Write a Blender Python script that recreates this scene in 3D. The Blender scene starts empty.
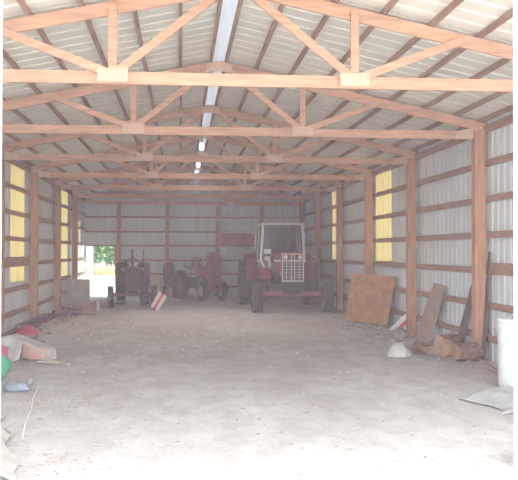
import bpy, math, random
from mathutils import Vector, Matrix, noise
random.seed(7)
PI = math.pi
S = bpy.context.scene
COL = S.collection

# ------------------------------------------------------------------ camera, world, sun, exposure
cam_d = bpy.data.cameras.new('camera'); cam = bpy.data.objects.new('camera', cam_d); COL.objects.link(cam)
cam_d.sensor_width = 36; cam_d.lens = 837.4 / 518 * 36; cam_d.clip_end = 400
cam.location = (0, 0, 1.6)
cam.rotation_euler = (PI / 2 + 0.0129, -0.0016, -0.093)
S.camera = cam

W = bpy.data.worlds.new('sky'); S.world = W; W.use_nodes = True
bg = W.node_tree.nodes['Background']; bg.inputs[0].default_value = (0.80, 0.90, 1.0, 1); bg.inputs[1].default_value = 2.0

sun_d = bpy.data.lights.new('sun', 'SUN'); sun = bpy.data.objects.new('sun', sun_d); COL.objects.link(sun)
sun_d.energy = 1.9; sun_d.angle = math.radians(40); sun_d.color = (1.0, 0.96, 0.90)
sun.rotation_euler = Vector((0.12, 0.20, -0.95)).to_track_quat('-Z', 'Y').to_euler()

S.view_settings.view_transform = 'Standard'; S.view_settings.look = 'None'
S.view_settings.gamma = 1; S.view_settings.use_curve_mapping = False
S.view_settings.exposure = 2.06
S.cycles.max_bounces = 10; S.cycles.diffuse_bounces = 7; S.cycles.transmission_bounces = 8
S.cycles.transparent_max_bounces = 12; S.cycles.volume_bounces = 2
S.cycles.sample_clamp_indirect = 8; S.cycles.caustics_reflective = False; S.cycles.caustics_refractive = False

# ------------------------------------------------------------------ building measures (metres)
XL, XR, XC = -3.444, 4.533, 0.54
BAY = 3.66; YA = 8.44; YF = YA - BAY; YB = YA + 6 * BAY
ZC = 3.325                      # bottom chord centre
ZA = 4.283; SL = 0.212          # apex of the top chord, slope
def ztop(x): return ZA - SL * abs(x - XC)

# ------------------------------------------------------------------ materials
def mat(name, col, rough=0.7, metal=0.0, var=0.0, scale=6.0, col2=None, stretch=(1, 1, 1), bump=0.0, spec=0.4, detail=4):
    m = bpy.data.materials.new(name); m.use_nodes = True
    nt = m.node_tree; b = nt.nodes['Principled BSDF']
    b.inputs['Base Color'].default_value = (*col, 1); b.inputs['Roughness'].default_value = rough
    b.inputs['Metallic'].default_value = metal; b.inputs['Specular IOR Level'].default_value = spec
    if col2 is None and var: col2 = tuple(c * (1 - var) for c in col)
    if col2 is not None:
        tc = nt.nodes.new('ShaderNodeTexCoord'); mp = nt.nodes.new('ShaderNodeMapping'); mp.inputs['Scale'].default_value = stretch
        n = nt.nodes.new('ShaderNodeTexNoise'); n.inputs['Scale'].default_value = scale; n.inputs['Detail'].default_value = detail
        r = nt.nodes.new('ShaderNodeValToRGB'); r.color_ramp.elements[0].position = .35; r.color_ramp.elements[1].position = .68
        r.color_ramp.elements[0].color = (*col2, 1); r.color_ramp.elements[1].color = (*col, 1)
        nt.links.new(tc.outputs['Object'], mp.inputs[0]); nt.links.new(mp.outputs[0], n.inputs['Vector'])
        nt.links.new(n.outputs['Fac'], r.inputs[0]); nt.links.new(r.outputs[0], b.inputs['Base Color'])
        if bump:
            bp = nt.nodes.new('ShaderNodeBump'); bp.inputs['Strength'].default_value = bump; bp.inputs['Distance'].default_value = .02
            nt.links.new(n.outputs['Fac'], bp.inputs['Height']); nt.links.new(bp.outputs[0], b.inputs['Normal'])
    return m
M = {}
M['truss'] = mat('orange pine truss wood', (.76, .42, .27), .75, var=.3, scale=5, stretch=(.5, 3, 5))
M['post'] = mat('orange pine post wood', (.66, .33, .17), .8, var=.3, scale=4, stretch=(6, 6, .6))
M['purlin'] = mat('brown purlin wood', (.47, .28, .19), .85, var=.35, scale=5, stretch=(4, .5, 4))
M['girt'] = mat('brown girt wood', (.46, .25, .16), .85, var=.3, scale=5, stretch=(4, .5, 4))
M['plate'] = mat('galvanised truss plate', (.74, .50, .36), .6, 0, var=.12, scale=20)
M['roofsheet'] = mat('cream painted roof sheet', (.90, .87, .77), .5, 0, var=.06, scale=1.2, stretch=(1, 1, 1))
M['wallsheet'] = mat('pale ribbed wall sheet', (.81, .85, .84), .5, 0, var=.10, scale=1.5)
M['jamb'] = mat('white painted jamb', (.85, .85, .83), .6, var=.06, scale=4)
M['tire'] = mat('dusty black rubber', (.055, .05, .055), .85, var=.4, scale=12, bump=.3)
M['red'] = mat('faded red tractor paint', (.34, .05, .055), .5, var=.45, scale=5)
M['darkred'] = mat('dull dark red paint', (.11, .03, .045), .6, var=.5, scale=6)
M['maroon'] = mat('dusty maroon paint', (.24, .045, .05), .6, var=.4, scale=5)
M['iron'] = mat('dark greasy iron', (.07, .06, .065), .6, .3, var=.4, scale=9)
M['steel'] = mat('dusty bare steel', (.40, .38, .36), .45, .5, var=.3, scale=10)
M['cabwhite'] = mat('off white cab paint', (.85, .80, .72), .5, var=.06, scale=6)
M['rimw'] = mat('grey wheel paint', (.45, .42, .42), .5, var=.3, scale=8)
M['white'] = mat('plain white plastic', (.82, .83, .82), .45, var=.06, scale=5)
M['whitecloth'] = mat('dirty white woven cloth', (.68, .67, .63), .9, col2=(.5, .47, .42), scale=5, bump=.5)
M['ply'] = mat('orange brown plywood', (.62, .31, .13), .8, col2=(.45, .22, .10), scale=3, stretch=(1, 1, 2.5), bump=.1)
M['board'] = mat('grey brown weathered board', (.50, .36, .27), .85, col2=(.36, .25, .18), scale=6, stretch=(5, 5, .6), bump=.2)
M['darkboard'] = mat('dark old board', (.15, .10, .085), .9, var=.4, scale=6, stretch=(5, 5, .6), bump=.2)
M['panelgrey'] = mat('pale scuffed panel', (.62, .60, .54), .6, col2=(.46, .44, .40), scale=3)
M['tanbox'] = mat('dull tan crate board', (.42, .28, .22), .85, var=.3, scale=6)
M['lumber'] = mat('dusty reddish lumber', (.28, .15, .12), .9, var=.45, scale=7, stretch=(1, 1, 3))
M['palewood'] = mat('pale new wood', (.66, .58, .48), .8, var=.2, scale=8)
M['bark'] = mat('orange brown bark', (.34, .18, .10), .95, col2=(.14, .08, .055), scale=7, stretch=(2, 2, 2), bump=.8)
M['endgrain'] = mat('cut wood face', (.46, .25, .14), .9, col2=(.26, .15, .10), scale=7)
M['pink'] = mat('bright pink plastic', (.80, .20, .30), .5, var=.2, scale=6)
M['redplastic'] = mat('red plastic', (.62, .07, .09), .45, var=.2, scale=6)
M['salmon'] = mat('salmon printed card', (.66, .32, .26), .8, col2=(.62, .48, .42), scale=5)
M['card'] = mat('pale cardboard', (.66, .62, .56), .85, var=.25, scale=5)
M['green'] = mat('green plastic', (.10, .48, .24), .4, var=.25, scale=6)
M['palegreen'] = mat('pale green plastic', (.42, .66, .48), .4, var=.15, scale=6)
M['greyplastic'] = mat('blue grey plastic', (.27, .30, .35), .6, var=.3, scale=6)
M['tarp'] = mat('light grey tarpaulin', (.50, .50, .49), .8, col2=(.36, .35, .34), scale=4, bump=.4)
M['paletarp'] = mat('pale beige tarpaulin', (.66, .63, .57), .7, col2=(.48, .45, .40), scale=4, bump=.3)
M['redpanel'] = mat('faded pink red panel', (.62, .24, .22), .6, var=.2, scale=3)
M['rubble'] = mat('dusty grey rubble', (.42, .39, .35), .95, var=.4, scale=9, bump=.6)
M['yellowcan'] = mat('pale yellow can', (.78, .70, .33), .5, var=.1, scale=6)
M['straw'] = mat('pale straw litter', (.50, .44, .37), .9, var=.3, scale=20)
M['redlitter'] = mat('rusty litter flakes', (.48, .27, .20), .9, var=.3, scale=20)
M['leaf'] = mat('mid green leaves', (.10, .19, .06), .7, col2=(.05, .11, .03), scale=.9)
M['trunk'] = mat('tree trunk bark', (.14, .10, .07), .9, var=.3, scale=4)
M['drygrass'] = mat('dry tan grass', (.33, .25, .12), .9, col2=(.22, .2, .09), scale=2)

def mat_translucent(name, col, t=.75):
    m = bpy.data.materials.new(name); m.use_nodes = True; nt = m.node_tree; nt.nodes.clear()
    o = nt.nodes.new('ShaderNodeOutputMaterial'); a = nt.nodes.new('ShaderNodeBsdfTranslucent'); b = nt.nodes.new('ShaderNodeBsdfPrincipled')
    tc = nt.nodes.new('ShaderNodeTexCoord'); n = nt.nodes.new('ShaderNodeTexNoise'); n.inputs['Scale'].default_value = 2.0
    r = nt.nodes.new('ShaderNodeValToRGB'); r.color_ramp.elements[0].color = (*[c * .86 for c in col], 1); r.color_ramp.elements[1].color = (*col, 1)
    nt.links.new(tc.outputs['Object'], n.inputs['Vector']); nt.links.new(n.outputs['Fac'], r.inputs[0])
    nt.links.new(r.outputs[0], a.inputs[0]); nt.links.new(r.outputs[0], b.inputs['Base Color']); b.inputs['Roughness'].default_value = .4
    mx = nt.nodes.new('ShaderNodeMixShader'); mx.inputs[0].default_value = t
    nt.links.new(b.outputs[0], mx.inputs[1]); nt.links.new(a.outputs[0], mx.inputs[2]); nt.links.new(mx.outputs[0], o.inputs[0])
    return m
M['fiberglass'] = mat_translucent('yellow fibreglass panel', (.46, .355, .13), .30)
M['ridgeglass'] = mat_translucent('white ridge skylight sheet', (.84, .87, .92), .12)

def mat_glass(name, tint, a):
    m = bpy.data.materials.new(name); m.use_nodes = True; nt = m.node_tree; nt.nodes.clear()
    o = nt.nodes.new('ShaderNodeOutputMaterial'); t = nt.nodes.new('ShaderNodeBsdfTransparent'); t.inputs[0].default_value = (*tint, 1)
    g = nt.nodes.new('ShaderNodeBsdfPrincipled'); g.inputs['Roughness'].default_value = .15; g.inputs['Base Color'].default_value = (.10, .11, .11, 1)
    mx = nt.nodes.new('ShaderNodeMixShader'); mx.inputs[0].default_value = a
    nt.links.new(t.outputs[0], mx.inputs[1]); nt.links.new(g.outputs[0], mx.inputs[2]); nt.links.new(mx.outputs[0], o.inputs[0])
    return m
M['cabglass'] = mat_glass('dusty cab glass', (.40, .44, .45), .30)

def mat_floor(name, ca, cb, cc):
    m = bpy.data.materials.new(name); m.use_nodes = True; nt = m.node_tree; b = nt.nodes['Principled BSDF']
    b.inputs['Roughness'].default_value = .9; b.inputs['Specular IOR Level'].default_value = .2
    tc = nt.nodes.new('ShaderNodeTexCoord')
    def N(scale, detail=6, rough=.6, st=(1, 1, 1)):
        mp = nt.nodes.new('ShaderNodeMapping'); mp.inputs['Scale'].default_value = st
        n = nt.nodes.new('ShaderNodeTexNoise'); n.inputs['Scale'].default_value = scale; n.inputs['Detail'].default_value = detail; n.inputs['Roughness'].default_value = rough; n.inputs['Distortion'].default_value = .2
        nt.links.new(tc.outputs['Object'], mp.inputs[0]); nt.links.new(mp.outputs[0], n.inputs['Vector']); return n
    big = N(.55, 5, .6, (1, .6, 1)); mid = N(3.2, 6, .7, (1, .6, 1)); fine = N(26, 4, .7)
    r1 = nt.nodes.new('ShaderNodeValToRGB'); r1.color_ramp.elements[0].position = .36; r1.color_ramp.elements[1].position = .64
    r1.color_ramp.elements[0].color = (*cb, 1); r1.color_ramp.elements[1].color = (*ca, 1)
    nt.links.new(big.outputs['Fac'], r1.inputs[0])
    r2 = nt.nodes.new('ShaderNodeValToRGB'); r2.color_ramp.elements[0].position = .38; r2.color_ramp.elements[1].position = .6
    r2.color_ramp.elements[0].color = (0, 0, 0, 1); r2.color_ramp.elements[1].color = (1, 1, 1, 1)
    nt.links.new(mid.outputs['Fac'], r2.inputs[0])
    mx = nt.nodes.new('ShaderNodeMixRGB'); mx.inputs[2].default_value = (*cc, 1)
    inv = nt.nodes.new('ShaderNodeMath'); inv.operation = 'MULTIPLY_ADD'; inv.inputs[1].default_value = -.5; inv.inputs[2].default_value = .5
    nt.links.new(r2.outputs[0], inv.inputs[0]); nt.links.new(inv.outputs[0], mx.inputs[0]); nt.links.new(r1.outputs[0], mx.inputs[1])
    m3 = nt.nodes.new('ShaderNodeMixRGB'); m3.blend_type = 'MULTIPLY'; m3.inputs[0].default_value = .35
    nt.links.new(mx.outputs[0], m3.inputs[1]); nt.links.new(fine.outputs['Fac'], m3.inputs[2])
    nt.links.new(m3.outputs[0], b.inputs['Base Color'])
    bp = nt.nodes.new('ShaderNodeBump'); bp.inputs['Strength'].default_value = .4; bp.inputs['Distance'].default_value = .03
    nt.links.new(mid.outputs['Fac'], bp.inputs['Height']); nt.links.new(bp.outputs[0], b.inputs['Normal'])
    return m
M['floor'] = mat_floor('dusty dirt floor', (.78, .76, .74), (.62, .58, .54), (.48, .42, .37))
M['ground'] = mat_floor('pale gravel yard', (.64, .62, .58), (.56, .53, .48), (.50, .46, .42))

def mat_stripes(name, ca, cb, freq, axis=0, width=.5):
    m = bpy.data.materials.new(name); m.use_nodes = True; nt = m.node_tree; b = nt.nodes['Principled BSDF']; b.inputs['Roughness'].default_value = .6
    tc = nt.nodes.new('ShaderNodeTexCoord'); sx = nt.nodes.new('ShaderNodeSeparateXYZ'); nt.links.new(tc.outputs['Object'], sx.inputs[0])
    mu = nt.nodes.new('ShaderNodeMath'); mu.operation = 'MULTIPLY'; mu.inputs[1].default_value = freq; nt.links.new(sx.outputs[axis], mu.inputs[0])
    ad = nt.nodes.new('ShaderNodeMath'); ad.operation = 'ADD'; ad.inputs[1].default_value = 50.25; nt.links.new(mu.outputs[0], ad.inputs[0])
    fr = nt.nodes.new('ShaderNodeMath'); fr.operation = 'FRACT'; nt.links.new(ad.outputs[0], fr.inputs[0])
    gt = nt.nodes.new('ShaderNodeMath'); gt.operation = 'GREATER_THAN'; gt.inputs[1].default_value = width; nt.links.new(fr.outputs[0], gt.inputs[0])
    mx = nt.nodes.new('ShaderNodeMixRGB'); mx.inputs[1].default_value = (*ca, 1); mx.inputs[2].default_value = (*cb, 1)
    nt.links.new(gt.outputs[0], mx.inputs[0]); nt.links.new(mx.outputs[0], b.inputs['Base Color'])
    return m
M['stripebag'] = mat_stripes('red and white striped sack', (.66, .06, .09), (.82, .80, .78), 5.6, 0, .42)

# ------------------------------------------------------------------ mesh builder
class MB:
    def __init__(s): s.v = []; s.f = []; s.sm = []
    def add(s, vs, fs, smooth=False, mtx=None):
        o = len(s.v)
        s.v += [tuple(mtx @ Vector(v)) if mtx else tuple(v) for v in vs]
        s.f += [tuple(i + o for i in f) for f in fs]; s.sm += [smooth] * len(fs); return s
    def box(s, x0, x1, y0, y1, z0, z1, mtx=None, bev=0.0):
        if bev:
            b = min(bev, (x1 - x0) / 2.2, (y1 - y0) / 2.2, (z1 - z0) / 2.2)
            pts = []; idx = {}
            for a, X in enumerate((x0, x1)):
                for c, Y in enumerate((y0, y1)):
                    for e, Z in enumerate((z0, z1)):
                        sx, sy, sz = (1 if a == 0 else -1), (1 if c == 0 else -1), (1 if e == 0 else -1)
                        idx[a, c, e] = len(pts)
                        pts += [(X, Y + sy * b, Z + sz * b), (X + sx * b, Y, Z + sz * b), (X + sx * b, Y + sy * b, Z)]
            F = []
            for a in (0, 1): F.append([idx[a, c, e] for c, e in ((0, 0), (0, 1), (1, 1), (1, 0))])
            for c in (0, 1): F.append([idx[a, c, e] + 1 for a, e in ((0, 0), (1, 0), (1, 1), (0, 1))])
            for e in (0, 1): F.append([idx[a, c, e] + 2 for a, c in ((0, 0), (0, 1), (1, 1), (1, 0))])
            for c in (0, 1):
                for e in (0, 1): F.append([idx[0, c, e] + 1, idx[1, c, e] + 1, idx[1, c, e] + 2, idx[0, c, e] + 2])
            for a in (0, 1):
                for e in (0, 1): F.append([idx[a, 0, e], idx[a, 1, e], idx[a, 1, e] + 2, idx[a, 0, e] + 2])
            for a in (0, 1):
                for c in (0, 1): F.append([idx[a, c, 0], idx[a, c, 1], idx[a, c, 1] + 1, idx[a, c, 0] + 1])
            for k in idx.values(): F.append([k, k + 1, k + 2])
            return s.add(pts, F, False, mtx)
        v = [(x, y, z) for x in (x0, x1) for y in (y0, y1) for z in (z0, z1)]
        return s.add(v, [(0, 1, 3, 2), (4, 6, 7, 5), (0, 4, 5, 1), (2, 3, 7, 6), (0, 2, 6, 4), (1, 5, 7, 3)], False, mtx)
    def beam(s, p, q, w, h, up=(0, 0, 1), bev=.004):
        p, q = Vector(p), Vector(q); d = (q - p); L = d.length; d.normalize(); u = Vector(up)
        x = d.cross(u); x.normalize(); z = x.cross(d)
        m = Matrix(((x[0], d[0], z[0], p[0]), (x[1], d[1], z[1], p[1]), (x[2], d[2], z[2], p[2]), (0, 0, 0, 1)))
        return s.box(-w / 2, w / 2, 0, L, -h / 2, h / 2, m, bev)
    def tube(s, pts, r, n=8, smooth=True):
        pts = [Vector(p) for p in pts]; R = r if isinstance(r, (list, tuple)) else [r] * len(pts)
        vs = []; prev = None
        for i, p in enumerate(pts):
            t = (pts[min(i + 1, len(pts) - 1)] - pts[max(i - 1, 0)]).normalized()
            a = prev if prev is not None else (Vector((0, 0, 1)) if abs(t.z) < .9 else Vector((1, 0, 0)))
            u = (a - t * a.dot(t)).normalized(); prev = u; w = t.cross(u)
            for k in range(n):
                an = 2 * PI * k / n; vs.append(p + (u * math.cos(an) + w * math.sin(an)) * R[i])
        fs = [(i * n + k, i * n + (k + 1) % n, (i + 1) * n + (k + 1) % n, (i + 1) * n + k) for i in range(len(pts) - 1) for k in range(n)]
        s.add(vs, fs, smooth)
        m = (len(pts) - 1) * n
        s.add([vs[k] for k in range(n)], [tuple(range(n))[::-1]]); s.add([vs[m + k] for k in range(n)], [tuple(range(n))]); return s
    def lathe(s, prof, n=24, mtx=None, smooth=True):    # prof: (radius, height) about z
        vs = []; 
        for r, z in prof:
            for k in range(n):
                a = 2 * PI * k / n; vs.append((r * math.cos(a), r * math.sin(a), z))
        fs = [(i * n + k, i * n + (k + 1) % n, (i + 1) * n + (k + 1) % n, (i + 1) * n + k) for i in range(len(prof) - 1) for k in range(n)]
        return s.add(vs, fs, smooth, mtx)
    def prism(s, poly, y0, y1, mtx=None):               # poly in x,z extruded along y
        n = len(poly); vs = [(x, y0, z) for x, z in poly] + [(x, y1, z) for x, z in poly]
        fs = [tuple(range(n)), tuple(range(2 * n - 1, n - 1, -1))] + [(i, i + n, (i + 1) % n + n, (i + 1) % n) for i in range(n)]
        return s.add(vs, fs, False, mtx)
    def sheet(s, fn, nu, nv, th=None, smooth=True):     # surface from fn(u,v); th = offset vector makes it closed
        vs = [Vector(fn(i / nu, j / nv)) for i in range(nu + 1) for j in range(nv + 1)]
        q = lambda i, j: i * (nv + 1) + j
        fs = [(q(i, j), q(i + 1, j), q(i + 1, j + 1), q(i, j + 1)) for i in range(nu) for j in range(nv)]
        if th:
            o = len(vs); t = Vector(th); vs += [v + t for v in vs[:o]]
            fs2 = [tuple(k + o for k in f[::-1]) for f in fs]
            rim = [q(i, 0) for i in range(nu)] + [q(nu, j) for j in range(nv)] + [q(i, nv) for i in range(nu, 0, -1)] + [q(0, j) for j in range(nv, 0, -1)]
            fs3 = [(rim[k], rim[(k + 1) % len(rim)], rim[(k + 1) % len(rim)] + o, rim[k] + o)[::-1] for k in range(len(rim))]
            fs = fs + fs2 + fs3
        return s.add(vs, fs, smooth)
    def blob(s, c, r, seed=0, amp=.2, fr=1.6, nu=22, nv=14, flat=True, mtx=None):
        vs = []; c = Vector(c)
        for j in range(nv + 1):
            th = PI * j / nv
            for i in range(nu):
                ph = 2 * PI * i / nu
                d = Vector((math.sin(th) * math.cos(ph), math.sin(th) * math.sin(ph), math.cos(th)))
                k = 1 + amp * noise.noise(d * fr + Vector((seed * 7.3, seed * 3.1, seed))) * 2 + amp * .5 * noise.noise(d * fr * 3 + Vector((seed, 9, 2)))
                p = Vector((d.x * r[0], d.y * r[1], d.z * r[2])) * k
                if flat and p.z < -r[2] * .55: p.z = -r[2] * .55
                vs.append(c + p)
        fs = [(j * nu + i, j * nu + (i + 1) % nu, (j + 1) * nu + (i + 1) % nu, (j + 1) * nu + i) for j in range(nv) for i in range(nu)]
        return s.add(vs, [f[::-1] for f in fs], True, mtx)
    def build(s, name, m, parent=None, label=None, cat=None, group=None, kind=None, loc=None, rot=None):
        me = bpy.data.meshes.new(name); me.from_pydata(s.v, [], s.f); me.update()
        me.polygons.foreach_set('use_smooth', s.sm); me.materials.append(M[m] if isinstance(m, str) else m)
        import bmesh
        bm = bmesh.new(); bm.from_mesh(me); bmesh.ops.remove_doubles(bm, verts=bm.verts, dist=1e-5); bmesh.ops.recalc_face_normals(bm, faces=bm.faces); bm.to_mesh(me); bm.free()
        o = bpy.data.objects.new(name, me); COL.objects.link(o)
        if parent: o.parent = parent
        if loc: o.location = loc
        if rot: o.rotation_euler = rot
        tag(o, label, cat, group, kind); return o
def tag(o, label=None, cat=None, group=None, kind=None):
    for k, v in (('label', label), ('category', cat), ('group', group), ('kind', kind)):
        if v: o[k] = v
    return o
def empty(name, loc, rz=0, label=None, cat=None, group=None, scale=1):
    o = bpy.data.objects.new(name, None); COL.objects.link(o); o.location = loc; o.rotation_euler = (0, 0, rz); o.scale = (scale,) * 3
    o.empty_display_size = .2
    return tag(o, label, cat, group)
def copy_tree(o, parent=None):
    c = o.copy(); COL.objects.link(c)
    if parent: c.parent = parent
    for ch in list(o.children): copy_tree(ch, c)
    return c
def struct(mb, name, m): return mb.build(name, m, kind='structure')

# ------------------------------------------------------------------ floor and yard
def floor_z(x, y):
    return .012 * noise.noise(Vector((x * .9, y * .5, 0))) + .006 * noise.noise(Vector((x * 4, y * 3, 2))) - .012
mb = MB()
mb.sheet(lambda u, v: (XL - .1 + u * (XR - XL + .2), YF + v * (YB + .2 - YF), floor_z(XL + u * 8, YF + v * 26)), 60, 170)
struct(mb, 'floor', 'floor')
mb = MB()
mb.box(-60, 60, -25, YF, -.3, -.012); mb.box(-60, XL - .1, YF, YB + .12, -.3, -.02); mb.box(XR + .1, 60, YF, YB + .12, -.3, -.02); mb.box(-60, 60, YB + .12, 110, -.3, -.02)
struct(mb, 'ground', 'ground')

# ------------------------------------------------------------------ ribbed metal shell
def ribs(a, b, P=.229, h=.018):
    """profile stations along one direction: (position, height)"""
    out = [(a, 0)]; k = math.ceil((a + 1e-6) / P)
    while k * P < b - .06:
        c = k * P
        if c - .03 > a: out += [(c - .03, 0), (c - .014, h), (c + .014, h), (c + .03, 0)]
        k += 1
    out.append((b, 0)); return out
def wall_y(mb, X, out, y0, y1, z0, z1):     # ribbed sheet in the plane x = X
    st = ribs(y0, y1); vs = []
    for y, h in st: vs += [(X + out * h, y, z0), (X + out * h, y, z1)]
    mb.add(vs, [(2 * i, 2 * i + 2, 2 * i + 3, 2 * i + 1) for i in range(len(st) - 1)])
def wall_x(mb, Y, out, x0, x1, z0, z1f):
    st = ribs(x0, x1); vs = []
    for x, h in st: vs += [(x, Y + out * h, z0), (x, Y + out * h, z1f(x))]
    mb.add(vs, [(2 * i, 2 * i + 2, 2 * i + 3, 2 * i + 1) for i in range(len(st) - 1)])
XWL, XWR = XL - .02, XR + .02
ZE = 3.60
def side_wall(name, X, out, wins):
    mb = MB(); y = YF
    for (a, b, z0, z1) in wins:
        wall_y(mb, X, out, y, a, -.12, ZE); wall_y(mb, X, out, a, b, -.12, z0); wall_y(mb, X, out, a, b, z1, ZE); y = b
    wall_y(mb, X, out, y, YB + .14, -.12, ZE); struct(mb, name, 'wallsheet')
WL = [(17.45, 18.95, .95, 3.45), (24.5, 26.1, .75, 3.45), (27.0, 27.45, .70, 2.7), (28.9, 29.4, .62, 2.6)]
WR = [(17.8, 19.3, 1.38, 3.5), (24.0, 24.95, 1.36, 3.5)]
side_wall('wall_left', XWL, -1, WL); side_wall('wall_right', XWR, 1, WR)
n = 0
for X, out, wins in ((XWL, -1, WL), (XWR, 1, WR)):
    for (a, b, z0, z1) in wins:
        n += 1; mb = MB(); wall_y(mb, X - out * .004, out, a - .02, b + .02, z0 - .02, z1 + .02); struct(mb, f'window_{n}', 'fiberglass')
# back wall with a doorway at its left end
DX0, DX1, DZ = -3.40, -2.35, 1.76
zr = lambda x: ztop(x) + .18
mb = MB(); wall_x(mb, YB + .10, 1, DX1, XR + .06, -.12, zr); wall_x(mb, YB + .10, 1, XL - .03, DX1, DZ, zr)
struct(mb, 'wall_back', 'wallsheet')
# front: open shed front with a gable over it
mb = MB(); wall_x(mb, YF - .1, -1, XL - .03, XR + .03, 3.62, zr); struct(mb, 'wall_front', 'wallsheet')
# roof sheets, ribs run down the slope
mb = MB(); st = ribs(YF - 1.3, YB + .3, .305, .03)  # front overhang lengthened out of view to shade the front floor
for sg in (-1, 1):
    vs = []
    for y, h in st:
        for dx in (.085, 4.25): x = XC + sg * dx; vs.append((x, y, ztop(x) + .142 + h))
    mb.add(vs, [(2 * i, 2 * i + 2, 2 * i + 3, 2 * i + 1) for i in range(len(st) - 1)])
struct(mb, 'ceiling', 'roofsheet')
mb = MB(); mb.prism([(XC - .16, ztop(XC - .16) + .172), (XC, ZA + .19), (XC + .16, ztop(XC + .16) + .172), (XC + .16, ztop(XC + .16) + .178), (XC, ZA + .197), (XC - .16, ztop(XC - .16) + .178)], YF - 1.3, YB + .3)
struct(mb, 'trim_1', 'ridgeglass')
tn = [1]
def trim(mb, m): tn[0] += 1; return struct(mb, f'trim_{tn[0]}', m)
# purlins
for sg in (-1, 1):
    for k, dx in enumerate((.11, .55, 1.04, 1.54, 2.05, 2.56, 3.07, 3.55, 3.93)):
        x = XC + sg * dx; mb = MB(); mb.beam((x, YF - 1.25, ztop(x) + .105), (x, YB + .08, ztop(x) + .105), .04, .066, (0, 0, 1)); trim(mb, 'purlin')
# girts on the side walls, each run one timber
GZ = (.32, .80, 1.31, 1.84, 2.37, 2.90)
for X in (XL + .02, XR - .02):
    for z in GZ:
        h = .095
        mb = MB(); mb.box(X - .02, X + .02, YF, YB + .04, z - h / 2, z + h / 2, bev=.003); trim(mb, 'girt')
    mb = MB(); mb.box(X - .02, X + .02, YF, YB + .04, 3.36, 3.47, bev=.003); trim(mb, 'girt')
mb = MB(); mb.box(XR - .045, XR - .005, YF, YA + BAY, 1.28, 1.43, bev=.003); trim(mb, 'girt')
mb = MB(); mb.box(XL + .005, XL + .045, YA + 2 * BAY, YA + 3 * BAY, 1.28, 1.47, bev=.003); trim(mb, 'girt')
for z in (.30, .76, 1.25, 1.78, 2.28, 2.81):
    mb = MB(); x0 = XL if z > 1.7 else DX1; mb.box(x0, XR, YB + .05, YB + .09, z - .027, z + .027, bev=.003); trim(mb, 'girt')
mb = MB(); mb.box(DX1 - .0, DX1 + .09, YB + .0, YB + .09, 0, DZ + .03, bev=.004); trim(mb, 'girt')

# white jambs of the big front opening
mb = MB(); mb.box(-1.29, -1.012, YF - .08, YF + .08, -.012, 3.62, bev=.006); trim(mb, 'jamb')
mb = MB(); mb.box(1.985, 2.25, YF - .08, YF + .08, -.012, 3.62, bev=.006); trim(mb, 'jamb')
mb = MB(); mb.box(XL, XR, YF - .06, YF + .04, 3.62, 3.86, bev=.006); trim(mb, 'jamb')

# door leaf of the back doorway, swung outwards
dr = empty('door_1', (DX0 + .02, YB + .13, 0), math.radians(82)); dr['kind'] = 'structure'
mb = MB(); st = ribs(0, .98, .229, .012); vs = []
for x, h in st: vs += [(x, -h, .03), (x, -h, DZ)]
mb.add(vs, [(2 * i, 2 * i + 2, 2 * i + 3, 2 * i + 1) for i in range(len(st) - 1)]); mb.build('door_leaf', 'jamb', dr)
mb = MB(); mb.box(0, .98, .0, .035, .03, .12); mb.box(0, .98, .0, .035, DZ - .09, DZ); mb.box(0, .08, .0, .035, .12, DZ - .09); mb.box(.9, .98, .0, .035, .12, DZ - .09); mb.build('door_frame', 'palewood', dr)

# ------------------------------------------------------------------ posts
PW = .165
def post_mb(h):
    return MB().box(-PW / 2, PW / 2, -PW / 2, PW / 2, -.03, h, bev=.006)
pr = ['first', 'second', 'third', 'fourth', 'fifth']
rl = {0: 'orange pine post on the right wall nearest the camera, just past the frame edge',
      1: 'thick orange pine post on the right wall, nearest one in view',
      2: 'orange pine post on the right wall with the brown board leaning beside its foot',
      3: 'orange pine post on the right wall behind the leaning plywood sheet',
      4: 'orange pine post on the right wall between the two yellow wall panels',
      5: 'orange pine post on the right wall, just beyond the far yellow panel'}
ll = {2: 'pine post on the left wall, at the very left edge of the view',
      3: 'orange pine post on the left wall just beyond the near yellow panel',
      4: 'orange pine post on the left wall just before the far yellow panel',
      5: 'orange pine post on the left wall beyond the far yellow panel'}
base = None
for X, lab, g in ((XR - .04 - PW / 2, rl, 'pine posts along the right wall'), (XL + .04 + PW / 2, ll, 'pine posts along the left wall')):
    for i in range(0, 6):
        if i not in lab: continue
        if base is None:
            base = post_mb(3.38).build('wall_post', 'post'); o = base
        else: o = base.copy(); COL.objects.link(o)
        o.location = (X, YA + i * BAY, 0); tag(o, lab[i], 'post', g)
bl = [(DX1 + .13, 'pine post on the back wall at the right side of the open doorway'),
      (-.49, 'pine post on the back wall between the two old red tractors'),
      (1.33, 'pine post on the back wall left of the red panel'),
      (2.93, 'pine post on the back wall directly behind the tractor cab'),
      (XR - .13, 'pine corner post at the right end of the back wall')]
for x, lab in bl:
    o = base.copy(); COL.objects.link(o); o.location = (x, YB + .05 - PW / 2 - .003, 0); o.scale = (.8, 1, 1); tag(o, lab, 'post', 'pine posts along the back wall')

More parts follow.
